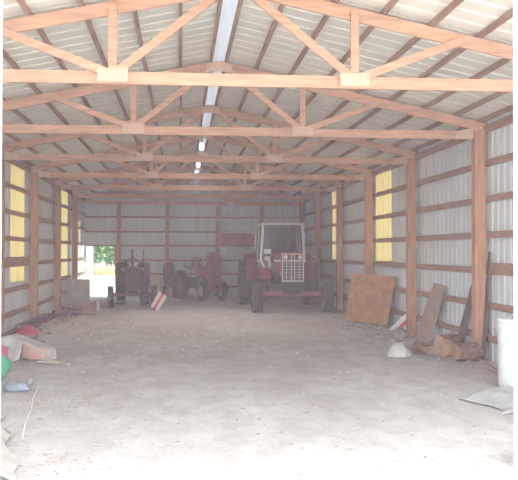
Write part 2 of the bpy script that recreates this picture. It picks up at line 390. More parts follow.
# ------------------------------------------------------------------ trusses
HW = (XR - XL) / 2 - .05
def make_truss():
    t = empty('roof_truss', (0, 0, 0))
    T = .042
    z = lambda dx: ZA - SL * abs(dx)
    MB().beam((-HW, 0, ZC), (HW, 0, ZC), T, .125).build('bottom_chord', 'truss', t)
    for s in (-1, 1):
        MB().beam((0, 0, ZA), (s * (HW + .12), 0, z(HW + .12)), T, .135).build('top_chord', 'truss', t)
    for s in (-1, 1):
        nx = s * 1.22
        MB().beam((nx, -.043, ZC + .03), (nx, -.043, z(nx) + .03), T, .085, (1, 0, 0)).build('upright_web', 'truss', t)
        MB().beam((nx, -.043, ZC + .02), (s * .10, -.043, z(.1) - .02), T, .085).build('diagonal_web', 'truss', t)
        MB().beam((nx + s * .05, -.043, ZC + .04), (s * 2.35, -.043, z(2.35) - .01), T, .085).build('diagonal_web', 'truss', t)
        MB().box(nx - .15, nx + .15, -.068, -.064, ZC - .05, ZC + .085).build('gusset_plate', 'plate', t)
        MB().prism([(s * (HW - .02), ZC - .06), (s * (HW - .42), ZC - .06), (s * (HW - .42), ZC + .05), (s * (HW - .02), ZC + .14)], -.027, -.023).build('gusset_plate', 'plate', t)
    MB().prism([(-.2, ZA - .10), (.2, ZA - .10), (.17, ZA), (0, ZA + .05), (-.17, ZA)], -.070, -.066).build('gusset_plate', 'plate', t)
    return t
tl = ['roof truss nearest the camera, its bottom chord crossing the view highest',
      'second roof truss from the camera, resting on the nearest post in view',
      'third roof truss from the camera, above the post with the leaning board',
      'fourth roof truss from the camera, above the leaning plywood sheet',
      'fifth roof truss from the camera, its chord low and dim',
      'sixth roof truss from the camera, just in front of the back wall truss',
      'farthest roof truss, set against the back wall']
for i in range(7):
    if i == 0: tr0 = make_truss(); t = tr0
    else: t = copy_tree(tr0)
    t.location = (XC, YA + i * BAY - (.06 if i == 6 else 0), 0); tag(t, tl[i], 'truss', 'timber roof trusses')

# ------------------------------------------------------------------ hanging lamps under the ridge
def lamp(y, label):
    t = empty('pendant_lamp', (XC - .11, y, 3.80), 0, label, 'lamp', 'lamps under the roof ridge')
    MB().tube([(0, 0, .13), (0, 0, ZA + .14 - 3.80)], .008, 6).build('cord', 'iron', t)
    MB().lathe([(0, .15), (.022, .15), (.024, .075), (.03, .07), (.03, .065)], 16).build('socket', 'iron', t)
    mb = MB(); mb.lathe([(.024, .075), (.03, .05), (.048, .01), (.055, -.03), (.048, -.07), (.028, -.095), (0, -.10)], 20).build('bulb', M['bulb'], t)
    l = bpy.data.lights.new('lamp_light', 'AREA'); l.energy = LAMP_W; l.shape = 'DISK'; l.size = .09; l.color = (1, .93, .86)
    lo = bpy.data.objects.new('lamp_light', l); COL.objects.link(lo); lo.parent = t; lo.location = (0, 0, -.112)
LAMP_W = 10
bm_ = bpy.data.materials.new('lit bulb'); bm_.use_nodes = True; b_ = bm_.node_tree.nodes['Principled BSDF']
b_.inputs['Base Color'].default_value = (.9, .9, .9, 1); b_.inputs['Emission Color'].default_value = (.95, .97, 1, 1); b_.inputs['Emission Strength'].default_value = .5
M['bulb'] = bm_
lamp(YA + 2.5 * BAY, 'lit white bulb hanging under the ridge, the nearer and larger of two')
lamp(YA + 3.5 * BAY, 'lit white bulb hanging under the ridge, the farther and smaller of two')

# ------------------------------------------------------------------ tractors
def wheel(parent, x, y, R, w, name, rim_m, lugs=20, side=1, rr=.55):
    """tyre standing in the y-z plane, parts: tyre (named after the place) > rim, hub"""
    m = Matrix.Translation((x, y, R)) @ Matrix.Rotation(PI / 2, 4, 'Y')
    a = w / 2
    mb = MB(); mb.lathe([(R * rr, -a * .8), (R * .8, -a), (R * .94, -a * .92), (R * .965, -a * .5), (R * .97, 0), (R * .965, a * .5), (R * .94, a * .92), (R * .8, a), (R * rr, a * .8), (R * rr, -a * .8)], 36, m)
    for k in range(lugs):
        an = 2 * PI * k / lugs
        for sg in (-1, 1):
            mm = m @ Matrix.Rotation(an + (sg > 0) * PI / lugs, 4, 'Z') @ Matrix.Translation((R * .965, 0, sg * a * .45)) @ Matrix.Rotation(sg * .6, 4, 'X')
            mb.box(-.02 * R / .6, .035 * R, -.022 * R / .6, .022 * R / .6, -a * .5, a * .5, mm)
    ty = mb.build(name, 'tire', parent)
    mb = MB(); mb.lathe([(0, a * .15 * side), (R * .2, a * .15 * side), (R * .3, a * .45 * side), (R * rr * .93, a * .35 * side), (R * rr * 1.02, a * .8 * side), (R * rr * 1.02, -a * .8 * side), (R * rr * .93, -a * .2 * side), (0, 0)], 30, m)
    mb.build('rim', rim_m, ty)
    mb = MB(); mb.lathe([(0, a * .7 * side), (R * .1, a * .65 * side), (R * .12, a * .1 * side)], 16, m)
    for k in range(6):
        an = k * PI / 3; mb.box(-.012, .012, -.012, .012, 0, .02, m @ Matrix.Translation((R * .17 * math.cos(an), R * .17 * math.sin(an), a * .2 * side)))
    mb.build('hub', 'steel', ty)
def cab_tractor():
    t = empty('cab_tractor', (2.90, 21.35, 0), 0, 'large red farm tractor with a pale framed glass cab and silver grille, facing the camera', 'tractor')
    # local: x across, y backwards, z up; grille at y=.25
    # wheels
    wheel(t, -.93, .38, .37, .27, 'front_tire', 'rimw', 14, -1); wheel(t, .93, .38, .37, .27, 'front_tire', 'rimw', 14, 1)
    wheel(t, -.97, 3.75, .66, .40, 'rear_tire', 'darkred', 22, -1, .58); wheel(t, .97, 3.75, .66, .40, 'rear_tire', 'darkred', 22, 1, .58)
    mb = MB(); mb.box(-.78, .78, .32, .44, .42, .54, bev=.02)
    for s in (-1, 1):
        mb.box(s * .78 - .05, s * .78 + .05, .31, .45, .28, .60, bev=.02); mb.tube([(s * .74, .38, .37), (s * .92, .38, .37)], .045, 10)
        mb.beam((s * .75, .48, .45), (s * .2, 1.2, .5), .05, .05)
    mb.build('front_axle', 'red', t)
    mb = MB(); mb.box(-.24, .24, .28, .60, .48, .80, bev=.03); mb.box(-.30, .30, .12, .22, .55, .70, bev=.02); mb.build('front_bolster', 'iron', t)
    # engine and driveline
    mb = MB(); mb.box(-.22, .22, .55, 1.9, .5, 1.0, bev=.04); mb.box(-.30, .30, .9, 1.8, .72, 1.05, bev=.03); mb.box(-.20, .20, 1.9, 4.0, .42, .85, bev=.04)
    for k in range(6): mb.tube([(-.31, .95 + k * .15, .95), (-.31, .95 + k * .15, .72)], .035, 8); mb.tube([(.33, .95 + k * .15, .95), (.33, .95 + k * .15, .72)], .03, 8)
    mb.tube([(-.85, 3.75, .66), (.85, 3.75, .66)], .12, 14)
    mb.build('engine', 'iron', t)
    # hood
    mb = MB(); pr = [(-.29, .92), (-.29, 1.47), (-.25, 1.545), (-.12, 1.57), (.12, 1.57), (.25, 1.545), (.29, 1.47), (.29, .92)]
    mb.prism(pr, .30, 2.25); hd = mb.build('hood', 'red', t)
    mb = MB()
    for s in (-1, 1): mb.box(s * .292 - .003, s * .292 + .003, .5, 2.1, 1.30, 1.36)
    mb.build('hood_stripe', 'cabwhite', hd)
    # grille: silver frame, headlamps on the top row, two columns of red mesh below
    mb = MB(); x0, x1, z0, z1 = -.285, .285, .80, 1.53
    for a, b, c, d_ in ((x0, x1, z1 - .025, z1), (x0, x1, z0, z0 + .03), (x0, x0 + .022, z0, z1), (x1 - .022, x1, z0, z1), (x0, x1, 1.325, 1.355), (-.05, -.03, z0, z1), (.03, .05, z0, z1)): mb.box(a, b, .225, .27, c, d_, bev=.004)
    for k in range(1, 7):
        z = z0 + .03 + k * .072
        mb.box(x0 + .02, -.04, .235, .255, z - .005, z + .005); mb.box(.04, x1 - .02, .235, .255, z - .005, z + .005)
    for xx in (-.17, .17): mb.box(xx - .006, xx + .006, .232, .25, z0, 1.33)
    gr = mb.build('grille', 'cabwhite', t, label='silver grille frame')
    MB().box(x0 + .01, x1 - .01, .262, .30, z0 + .01, z1 - .01).build('grille_mesh', 'darkred', gr)
    for s in (-1, 1):
        m = Matrix.Translation((s * .19, .25, 1.43)) @ Matrix.Rotation(PI / 2, 4, 'X')
        MB().lathe([(0, .045), (.035, .04), (.052, .02), (.06, 0), (.06, -.03)], 18, m).build('headlight', 'cabwhite', gr)
    mb = MB(); mb.tube([(-.14, 1.2, 1.5), (-.14, 1.2, 1.85), (-.14, 1.2, 2.2)], .035, 12); mb.tube([(-.14, 1.2, 1.62), (-.14, 1.2, 2.0)], .065, 12); mb.build('exhaust_pipe', 'iron', t)
    mb = MB(); mb.tube([(.12, 1.0, 1.5), (.12, 1.0, 1.78)], .04, 10); mb.tube([(.12, 1.0, 1.76), (.12, 1.0, 1.88)], .075, 12); mb.build('air_cleaner', 'iron', t)
    # cab: posts lean inward at the top a little
    cb = MB()
    fy, by = 2.45, 3.95
    for s in (-1, 1):
        cb.beam((s * .63, fy + .02, 1.32), (s * .565, fy, 2.36), .07, .06, (0, 1, 0)); cb.beam((s * .63, fy + .02, 1.34), (s * .46, fy - .08, .98), .07, .06, (0, 1, 0))
        cb.beam((s * .68, by, 1.30), (s * .60, by, 2.36), .06, .08, (0, 1, 0)); cb.beam((s * .66, fy + .8, 1.1), (s * .585, fy + .8, 2.36), .05, .05, (0, 1, 0))
        cb.beam((s * .66, fy, 1.30), (s * .68, by, 1.30), .05, .05)
        cb.beam((s * .58, fy, 2.36), (s * .61, by, 2.36), .06, .07)
    cb.beam((-.60, fy, 2.37), (.60, fy, 2.37), .06, .07); cb.beam((-.6, by, 2.37), (.6, by, 2.37), .06, .07); cb.beam((-.66, by, 1.3), (.66, by, 1.3), .05, .05)
    cb.beam((-.47, fy - .08, .99), (-.3, fy - .08, .99), .05, .05); cb.beam((.3, fy - .08, .99), (.47, fy - .08, .99), .05, .05)
    cab = cb.build('cab_frame', 'cabwhite', t, label='off white cab frame')
    MB().box(-.60, .60, fy + .10, by + .02, 2.36, 2.42, bev=.02).build('cab_roof', 'iron', cab)
    g = MB(); g.add([(-.57, fy, 2.34), (.57, fy, 2.34), (.63, fy, 1.34), (-.63, fy, 1.34)], [(0, 1, 2, 3)]); g.add([(-.63, fy, 1.33), (-.31, fy - .03, 1.33), (-.31, fy - .08, 1.0), (-.45, fy - .08, 1.0)], [(0, 1, 2, 3)]); g.add([(.63, fy, 1.33), (.31, fy - .03, 1.33), (.31, fy - .08, 1.0), (.45, fy - .08, 1.0)], [(0, 1, 2, 3)])
    g.build('windshield', 'cabglass', cab)
    for s in (-1, 1): MB().add([(s * .64, fy, 1.34), (s * .68, by, 1.34), (s * .605, by, 2.34), (s * .58, fy, 2.34)], [(0, 1, 2, 3)]).build('side_window', 'cabglass', cab)
    MB().add([(-.66, by, 1.34), (.66, by, 1.34), (.6, by, 2.34), (-.6, by, 2.34)], [(0, 1, 2, 3)]).build('rear_window', 'cabglass', cab)
    mb = MB(); mb.box(-.62, .62, fy + .05, by, .86, 1.0, bev=.02); mb.box(-.28, .28, 2.2, fy + .05, .9, 1.5, bev=.02); mb.build('cab_floor', 'iron', t)
    # seat, steering wheel, white patches painted in for daylight through the glass
    mb = MB(); mb.box(-.24, .24, 3.2, 3.65, 1.25, 1.38, bev=.04); mb.box(-.24, .24, 3.6, 3.72, 1.36, 1.92, bev=.04); mb.box(-.1, .1, 3.3, 3.5, .95, 1.27); mb.build('seat', 'iron', t)
    mb = MB(); C0 = Vector((0, 2.85, 1.62))
    pts = [C0 + Vector((.2 * math.cos(a), .2 * math.sin(a) * .8, .2 * math.sin(a) * .6)) for a in [2 * PI * k / 20 for k in range(21)]]
    mb.tube(pts, .014, 6); mb.tube([(0, 2.45, 1.1), C0], .02, 8)
    for a in (.5, 2.6, 4.7): mb.tube([C0, C0 + Vector((.2 * math.cos(a), .16 * math.sin(a), .12 * math.sin(a)))], .01, 6)
    mb.build('steering_wheel', 'iron', t)
    mb = MB(); mb.box(-.53, -.36, 2.425, 2.435, 1.34, 1.44, bev=.003); mb.box(-.44, -.34, 2.35, 2.36, 1.06, 1.33, bev=.003); mb.box(-.54, -.34, 2.42, 2.43, 1.51, 1.65, bev=.003); mb.build('daylight_patch', 'white', t, label='white patches painting bright daylight on the lower left cab glass')
    for s in (-1, 1):
        mb = MB(); R = .76; cy, cz = 3.75, .66
        mb.sheet(lambda u, v: (s * (.66 + .34 * v), cy - R * math.cos(.15 + u * 2.5), cz + R * math.sin(.15 + u * 2.5) * 1.12), 18, 3, (0, 0, -.025))
        mb.prism([(cy - R * math.cos(.15 + k / 12 * 2.5), cz + R * math.sin(.15 + k / 12 * 2.5) * 1.12) for k in range(13)] + [(cy + .3, .9), (cy - .6, .8)], -.012, .012, Matrix.Translation((s * .67, 0, 0)) @ Matrix.Rotation(PI / 2, 4, 'Z') @ Matrix.Scale(1, 4))
        mb.build('fender', 'maroon', t)
    mb = MB()
    for k in range(3): mb.box(-.82, -.50, 2.40 + .10 * k, 2.50 + .10 * k, .42 + .23 * k, .45 + .23 * k)
    mb.beam((-.80, 2.40, .40), (-.80, 2.72, 1.0), .02, .05); mb.beam((-.52, 2.40, .40), (-.52, 2.72, 1.0), .02, .05); mb.build('step_ladder', 'darkred', t)
    mb = MB(); mb.box(-.68, -.34, 2.0, 2.8, .78, 1.12, bev=.06); mb.build('fuel_tank', 'red', t)
    return t
cab_tractor()

def old_tractor(loc, rz, label, hood_top=1.12, rear_r=.58, fender=True, pipes=True, paint='darkred', front_half=.58, nose=0, ro=.50):
    t = empty('antique_tractor', loc, rz, label, 'tractor')
    wheel(t, -front_half, .30, .31, .17, 'front_tire', 'rimw', 12, -1); wheel(t, front_half, .30, .31, .17, 'front_tire', 'rimw', 12, 1)
    wheel(t, -ro, 2.0, rear_r, .28, 'rear_tire', 'darkred', 20, -1, .6); wheel(t, ro, 2.0, rear_r, .28, 'rear_tire', 'darkred', 20, 1, .6)
    mb = MB(); mb.box(-front_half + .08, front_half - .08, .26, .36, .33, .43, bev=.02); mb.tube([(-front_half, .30, .31), (-front_half + .12, .31, .38)], .035, 8); mb.tube([(front_half, .30, .31), (front_half - .12, .31, .38)], .035, 8); mb.tube([(0, .31, .38), (0, .31, .7)], .06, 10)
    mb.build('front_axle', paint, t)
    mb = MB(); mb.box(-.15, .15, .35, 1.25, .42, .78, bev=.03); mb.box(-.17, .17, 1.2, 2.1, .36, .72, bev=.05); mb.tube([(-.45, 2.0, rear_r), (.45, 2.0, rear_r)], .09, 12)
    for k in range(4): mb.tube([(-.19, .5 + k * .16, .78), (-.19, .5 + k * .16, .55)], .03, 8)
    mb.box(.15, .24, .5, .8, .5, .72, bev=.02); mb.box(-.25, -.14, .9, 1.1, .45, .66, bev=.02); mb.build('engine', 'iron', t)
    w = .19; h = hood_top
    mb = MB(); n_ = 8
    poly = [(-w, .76)] + [(-w * math.cos(a), h - .14 + .14 * math.sin(a)) for a in [PI * k / n_ for k in range(n_ + 1)]] + [(w, .76)]
    mb.prism(poly, .28, 1.25); mb.build('hood', paint, t)
    # rounded nose with slotted grille
    mb = MB(); poly = [(-w - .02, .48)] + [(-(w + .02) * math.cos(a), h + nose - .16 + .18 * math.sin(a)) for a in [PI * k / 10 for k in range(11)]] + [(w + .02, .48)]
    mb.prism(poly, .12, .30); ns = mb.build('radiator_shell', paint, t)
    mb = MB()
    for k in range(9): x = -.14 + k * .035; mb.box(x - .008, x + .008, .105, .125, .55, h - .12)
    mb.build('grille', 'iron', ns)
    for s in (-1, 1):
        m = Matrix.Translation((s * .27, .42, h - .06)) @ Matrix.Rotation(PI / 2, 4, 'X')
        MB().lathe([(0, .06), (.05, .055), (.065, .03), (.06, -.02), (.02, -.07), (0, -.08)], 16, m).tube([(s * .19, .45, h - .1), (s * .27, .43, h - .08)], .012, 6).build('headlight', 'steel', t)
    if pipes:
        MB().tube([(.0, .62, h - .05), (0, .62, h + .12), (.0, .62, h + .52)], [.022, .03, .02], 10).build('exhaust_pipe', 'iron', t)
        MB().tube([(.02 + .28, 1.05, .9), (.30, 1.05, h + .52)], .015, 8).build('air_intake_pipe', 'iron', t)
    C0 = Vector((0, 1.55, h + .12))
    pts = [C0 + Vector((.18 * math.cos(a), .13 * math.sin(a), .13 * math.sin(a))) for a in [2 * PI * k / 18 for k in range(19)]]
    mb = MB(); mb.tube(pts, .014, 6); mb.tube([(0, 1.15, .92), C0], .018, 8)
    for a in (.5, 2.6, 4.7): mb.tube([C0, C0 + Vector((.18 * math.cos(a), .13 * math.sin(a), .13 * math.sin(a)))], .01, 6)
    mb.build('steering_wheel', 'iron', t)
    mb = MB(); mb.sheet(lambda u, v: (-.2 + .4 * u, 2.0 + .36 * v, .98 + .10 * abs(2 * u - 1) ** 2 + .16 * max(0, v - .6) * 2), 8, 8, (0, 0, -.012)); mb.beam((0, 2.15, .95), (0, 2.2, .6), .06, .02, (1, 0, 0)); mb.build('seat', 'steel', t)
    if fender:
        for s in (-1, 1):
            mb = MB(); R = rear_r + .07; cy, cz = 2.0, rear_r
            mb.sheet(lambda u, v: (s * (ro - .18 + .34 * v), cy - R * math.cos(.1 + u * 2.4) * (1 - .03 * v * v), cz + R * math.sin(.1 + u * 2.4) - .05 * v * v), 18, 4, (0, 0, -.018))
            mb.prism([(cy - R * math.cos(.1 + k / 12 * 2.4), cz + R * math.sin(.1 + k / 12 * 2.4)) for k in range(13)] + [(cy + .2, cz - .05), (cy - .45, cz - .1)], -.008, .008, Matrix.Translation((s * (ro - .18), 0, 0)) @ Matrix.Rotation(PI / 2, 4, 'Z') @ Matrix.Scale(1, 4))
            mb.build('fender', paint, t)
    return t
old_tractor((-1.33, 23.35, 0), math.radians(3), 'small dark red antique tractor parked just right of the back doorway', ro=.35, rear_r=.60, front_half=.60)
old_tractor((1.12, 26.4, 0), math.radians(22), 'old faded red tractor with a tall narrow nose, left of the big cab tractor', hood_top=1.12, rear_r=.47, paint='red', front_half=.34, nose=.42, pipes=False, fender=False, ro=.42)
# upright feed grinder between them
g = empty('feed_grinder', (-.42, 29.35, 0), math.radians(-6), 'narrow dark red upright machine against the back wall between the two old tractors', 'machine')
MB().prism([(-.15, .35), (.15, .35), (.19, .95), (-.19, .95)], -.17, .17).build('housing', 'darkred', g)
MB().prism([(-.19, .955), (.19, .955), (.13, 1.16), (.05, 1.22), (-.10, 1.20), (-.15, 1.12)], -.16, .16).build('hopper', 'maroon', g)
for sx in (-1, 1):
    for sy in (-1, 1): MB().beam((sx * .20, sy * .2, 0), (sx * .13, sy * .14, .36), .045, .045).build('leg', 'iron', g)
MB().tube([(.12, -.1, .5), (.3, -.25, .35), (.34, -.3, .12)], .06, 12).build('spout', 'steel', g)

# ------------------------------------------------------------------ things along the back
mb = MB(); m = Matrix.Translation((-.78, 29.6, 0))
mb.lathe([(0, 0), (.12, 0), (.125, .02), (.125, .62), (.11, .68), (.05, .72), (.05, .76), (0, .76)], 18, m); mb.build('milk_can', 'yellowcan', label='tall pale yellow can standing by the back wall right of the antique tractor', cat='can')
mb = MB(); st = ribs(0, 1.26, .15, .012); vs = []
for x, h in st: vs += [(x, -h, 0), (x, -h, .46)]
mb.add(vs, [(2 * i, 2 * i + 2, 2 * i + 3, 2 * i + 1) for i in range(len(st) - 1)])
bp = empty('metal_panel', (1.42, YB + .03, 1.80), 0, 'faded red metal panel fixed flat across the back wall girts', 'panel')
mb.build('sheet', 'redpanel', bp); MB().box(0, 1.26, -.03, .0, .44, .49, bev=.004).build('edge_strip', 'cabwhite', bp, label='pale top edge')

def sack(name, loc, size, rot, m, label, cat, seed=0, amp=.12, group=None):
    mb = MB(); L, Wd, T = size
    vs = []; nu, nv = 20, 28
    def side(sg):
        def fn(u, v):
            x = (u - .5) * Wd; z = v * L; e = max(0, 1 - abs(2 * u - 1) ** 3.2) * max(0, 1 - abs(2 * v - 1) ** 4) 
            k = e ** .5 * T / 2 * (1 + amp * 3 * noise.noise(Vector((u * 3 + seed, v * 4, sg * 2))))
            wv = .015 * noise.noise(Vector((v * 6, seed, 0)))
            return (x * (.94 + .06 * math.sin(PI * v)) + wv, sg * k, z)
        return fn
    mb.sheet(side(1), nu, nv); mb.sheet(side(-1), nu, nv)
    return mb.build(name, m, label=label, cat=cat, group=group, loc=loc, rot=rot)
sack('feed_sack', (-.72, 22.9, .0), (.52, .27, .13), (math.radians(-22), math.radians(30), 0), 'stripebag', 'red and white striped sack tipped over in front of the antique tractors', 'sack', 1)

# ------------------------------------------------------------------ left side clutter
lp = empty('leaning_panel', (-3.14, 25.55, 0), 0, 'pale scuffed panel leaning near the left wall beside the doorway', 'panel')
mm = Matrix.Rotation(math.radians(-16), 4, 'X')
MB().prism([(-.42, .0), (.42, .0), (.40, .76), (-.42, .76)], -.012, .012, mm).build('sheet', 'panelgrey', lp)
mb = MB(); mb.prism([(-.30, .015), (-.24, .015), (-.02, .74), (-.08, .74)], -.024, -.012, mm); mb.prism([(.02, .015), (.07, .015), (.18, .74), (.13, .74)], -.024, -.012, mm); mb.build('brace_strip', 'card', lp)
cr = empty('low_crate', (-2.40, 21.25, 0), math.radians(3), 'low dull tan crate on the floor in front of the pale panel', 'crate')
for k in range(3): MB().box(-.28, .28, -.16 + .0, -.14, .02 + k * .095, .10 + k * .095, bev=.003).build('slat', 'tanbox', cr)
MB().box(-.28, .28, .14, .16, 0, .30, bev=.003).box(-.28, -.26, -.14, .14, 0, .30, bev=.003).box(.26, .28, -.14, .14, 0, .30, bev=.003).box(-.26, .26, -.14, .14, 0, .02).build('crate_body', 'tanbox', cr)
mb = MB(); mb.lathe([(0, 0), (.055, 0), (.06, .02), (.06, .20), (.03, .25), (.03, .29), (0, .29)], 14); mb.build('small_jug', 'palewood', label='small pale jug standing beside the low tan crate', cat='jug', loc=(-2.20, 22.6, 0))

planks = [((-3.10, 20.3, .05), (-2.72, 22.3, .05), .12, .10, 'lumber', 'reddish beam on the floor running towards the low tan crate'),
          ((-2.95, 19.9, .17), (-2.42, 20.7, .13), .09, .09, 'lumber', 'short reddish beam propped across another beam by the crate'),
          ((-3.18, 15.2, .04), (-3.20, 18.9, .04), .14, .08, 'lumber', 'long dark timber lying along the foot of the left wall'),
          ((-3.02, 16.0, .04), (-2.98, 19.2, .04), .12, .08, 'lumber', 'dusty timber on the floor beside the long one by the left wall'),
          ((-3.12, 16.6, .13), (-3.08, 19.6, .13), .14, .06, 'darkboard', 'dark board lying on top of the timbers by the left wall'),
          ((-3.2, 13.2, .035), (-2.92, 15.0, .035), .12, .07, 'darkboard', 'dark short board angled out from the left wall near the red basin'),
          ((-2.86, 17.9, .03), (-2.62, 20.0, .03), .10, .06, 'board', 'grey board on the floor nearest the middle among the left timbers')]
for p, q, w, h, m, lab in planks: MB().beam(p, q, w, h, (0, 0, 1), .005).build('timber', m, label=lab, cat='timber', group='loose timbers along the left wall')
MB().beam((-2.32, 17.85, .02), (-2.50, 20.2, .02), .07, .035, (0, 0, 1), .004).build('plank', 'palewood', label='short pale plank lying on the floor left of centre towards the low crate', cat='plank')

# foreground left: tipped card sheet, pink and red plastic, green tub, grey shell, slats, stick, tarp
def crumple(name, fn, nu, nv, m, label, cat, th=(0, 0, -.006), **k):
    mb = MB(); mb.sheet(fn, nu, nv, th); return mb.build(name, m, label=label, cat=cat, **k)
bx = empty('cardboard_box', (-2.33, 12.55, 0), math.radians(-22), 'collapsed pale cardboard box with a salmon printed flap, left foreground', 'box')
mb = MB(); mb.prism([(-.34, 0), (-.30, .33), (-.22, .35), (.42, .16), (.44, 0), (.36, 0), (.34, .05), (-.1, .12), (-.22, .02), (-.24, 0)], -.02, .26); mb.build('carton', 'card', bx)
mb = MB(); mb.sheet(lambda u, v: (.04 + .40 * u, -.035 - .03 * math.sin(u * 3), .02 + v * (.24 - .09 * u) + .01 * math.sin(u * 9)), 10, 6, (0, -.006, 0)); mb.build('printed_flap', 'salmon', bx, label='salmon printed flap')
mb = MB(); mb.sheet(lambda u, v: (-.33 + .40 * u, -.06 - .10 * (1 - v), .01 + v * (.30 - .04 * u) + .02 * math.sin(u * 7)), 10, 6, (0, -.006, 0)); mb.build('side_flap', 'whitecloth', bx)
mb = MB(); mb.blob((0, 0, .13), (.16, .14, .22), 3, .3, 2.2); mb.build('plastic_bag', 'pink', label='crumpled bright pink plastic bag at the left edge by the collapsed box', cat='bag', loc=(-2.57, 12.0, -.012))
bs = empty('wash_basin', (-2.74, 15.3, 0), 0, 'red plastic basin tipped on a dark block behind the collapsed box', 'basin')
mm = Matrix.Translation((0, 0, .20)) @ Matrix.Rotation(math.radians(28), 4, 'X')
MB().lathe([(0, .0), (.13, .0), (.19, .10), (.205, .105), (.20, .115), (.18, .11), (.125, .012), (0, .012)], 26, mm @ Matrix.Scale(-1, 4, (0, 0, 1))).build('bowl', 'redplastic', bs)
MB().blob((0, .02, .06), (.19, .15, .11), 5, .12).build('base_block', 'greyplastic', bs)
tub = empty('plastic_tub', (-2.28, 10.75, 0), 0, 'green plastic tub with a pale green lid at the left edge, lying on the floor', 'tub')
mm = Matrix.Translation((0, 0, .17)) @ Matrix.Rotation(math.radians(-52), 4, 'X') @ Matrix.Rotation(math.radians(12), 4, 'Y')
MB().lathe([(0, -.16), (.13, -.16), (.155, .02), (.165, .02), (.165, .04), (.15, .04)], 28, mm).build('tub_body', 'green', tub)
MB().lathe([(0, .035), (.11, .035), (.12, .045), (.135, .045), (.15, .035)], 28, mm).build('lid', 'palegreen', tub)
MB().blob((0, 0, .04), (.15, .11, .065), 8, .22, 2).build('plastic_shell', 'greyplastic', label='blue grey plastic scrap on the floor below the green tub', cat='scrap', loc=(-1.86, 9.78, 0), rot=(0, 0, .3))
MB().blob((0, 0, .03), (.045, .04, .05), 9, .2, 2).build('stone', 'rubble', label='small dark stone beside the green tub', cat='stone', loc=(-1.80, 10.25, 0))
MB().beam((-2.02, 12.30, .045), (-1.55, 11.85, .02), .07, .025, (0, 0, 1)).build('slat', 'palewood', label='pale wood slat lying by the salmon flap, the longer of two', cat='slat')
MB().beam((-2.02, 12.12, .03), (-1.74, 12.02, .02), .05, .02, (0, 0, 1)).build('slat', 'palewood', label='short pale slat just in front of the longer slat by the box', cat='slat')
pts = [(-1.73 + .4 * k / 5 + d, 10.55 - 3.3 * k / 5, .014) for k, d in enumerate((0, .012, -.01, .008, -.012, 0))]
MB().tube(pts, [.004, .006, .007, .007, .006, .004], 8).build('stick', 'white', label='thin white stick lying lengthwise on the dirt in the left foreground', cat='stick')
mb = MB()
def tarpf(u, v):
    # ridge of cloth falling to the floor towards +x
    x = -2.3 + 1.25 * u; y = 5.7 + 2.7 * v
    edge = -1.04 - .72 * max(0, v) ** 1.0
    h = max(0, min(1, (edge - x) / .55)); z = .30 * h ** .7 * (1 + .25 * noise.noise(Vector((x * 4, y * 2.5, 0)))) * (1 - .35 * v) + .02 * noise.noise(Vector((x * 9, y * 7, 3)))
    return (min(x, edge + .04 * math.sin(y * 7)), y, max(z, 0) + .012)
mb.sheet(tarpf, 34, 46, (0, 0, -.012)); mb.build('tarpaulin', 'paletarp', label='heaped pale tarpaulin in the bottom left corner of the view', cat='tarpaulin')

# ------------------------------------------------------------------ right side clutter
def slab(bl, br, tr_, tl_, th):
    bl, br, tr_, tl_ = map(Vector, (bl, br, tr_, tl_)); n_ = (br - bl).cross(tl_ - bl).normalized() * th
    mb = MB(); v = [bl, br, tr_, tl_] + [p - n_ for p in (bl, br, tr_, tl_)]
    return mb.add(v, [(0, 1, 2, 3), (7, 6, 5, 4), (0, 4, 5, 1), (1, 5, 6, 2), (2, 6, 7, 3), (3, 7, 4, 0)])
slab((3.80, 19.30, 0), (4.25, 17.12, .06), (4.47, 17.16, 1.07), (4.01, 19.38, 1.07), .02).build('plywood_sheet', 'ply', label='big orange brown plywood sheet leaning against the right wall', cat='plywood')
slab((4.20, 14.82, 0), (4.29, 14.24, 0), (4.485, 13.90, 1.01), (4.485, 14.56, 1.03), .025).build('board', 'board', label='wide grey brown board leaning on the right wall between two posts', cat='board')
slab((4.34, 13.05, 0), (4.36, 12.72, 0), (4.487, 12.46, 1.10), (4.487, 12.62, 1.12), .02).build('board', 'darkboard', label='narrow dark board leaning on the right wall just behind the nearest post in view', cat='board')
slab((4.40, 12.0, 0), (4.40, 11.86, 0), (4.485, 11.84, 1.56), (4.485, 11.9, 1.6), .015).build('board', 'darkboard', label='thin dark strip standing against the right wall in front of the nearest post', cat='board')

# red striped sack and lumps around it
sack('feed_sack', (4.12, 16.05, .0), (.62, .24, .12), (math.radians(30), math.radians(38), math.radians(12)), 'stripebag', 'red and white striped sack leaning by the foot of a right wall post', 'sack', 2)
mb = MB()
def bagf(sg):
    def fn(u, v):
        a = PI * u; r = math.sin(PI * min(1, v * 1.0)) ** .55 if v < .6 else math.sin(PI * .6) ** .55 * (1 - (v - .6) / .4) ** .9 + .02
        x = -.19 + .42 * v; nz = 1 + .12 * noise.noise(Vector((u * 5, v * 5, 4)))
        return (x, -math.cos(a) * .15 * r, .0 + math.sin(a) * .21 * r * nz)
    return fn
mb.sheet(bagf(1), 22, 22); mb.build('plastic_sack', 'whitecloth', label='white plastic sack slumped on the dirt floor in front of the leaning board', cat='sack', loc=(3.33, 12.62, -.012), rot=(0, 0, .15))
MB().blob((0, 0, .06), (.17, .15, .11), 12, .25, 2.4).build('rubble_lump', 'rubble', label='grey lump of rubble beside the striped sack near the leaning board', cat='rubble', loc=(4.02, 15.25, -.01))
MB().blob((0, 0, .05), (.13, .11, .09), 14, .25, 2.4).build('rubble_lump', 'rubble', label='small pale lump on the floor in front of the plywood sheet', cat='rubble', loc=(3.45, 17.0, -.01))

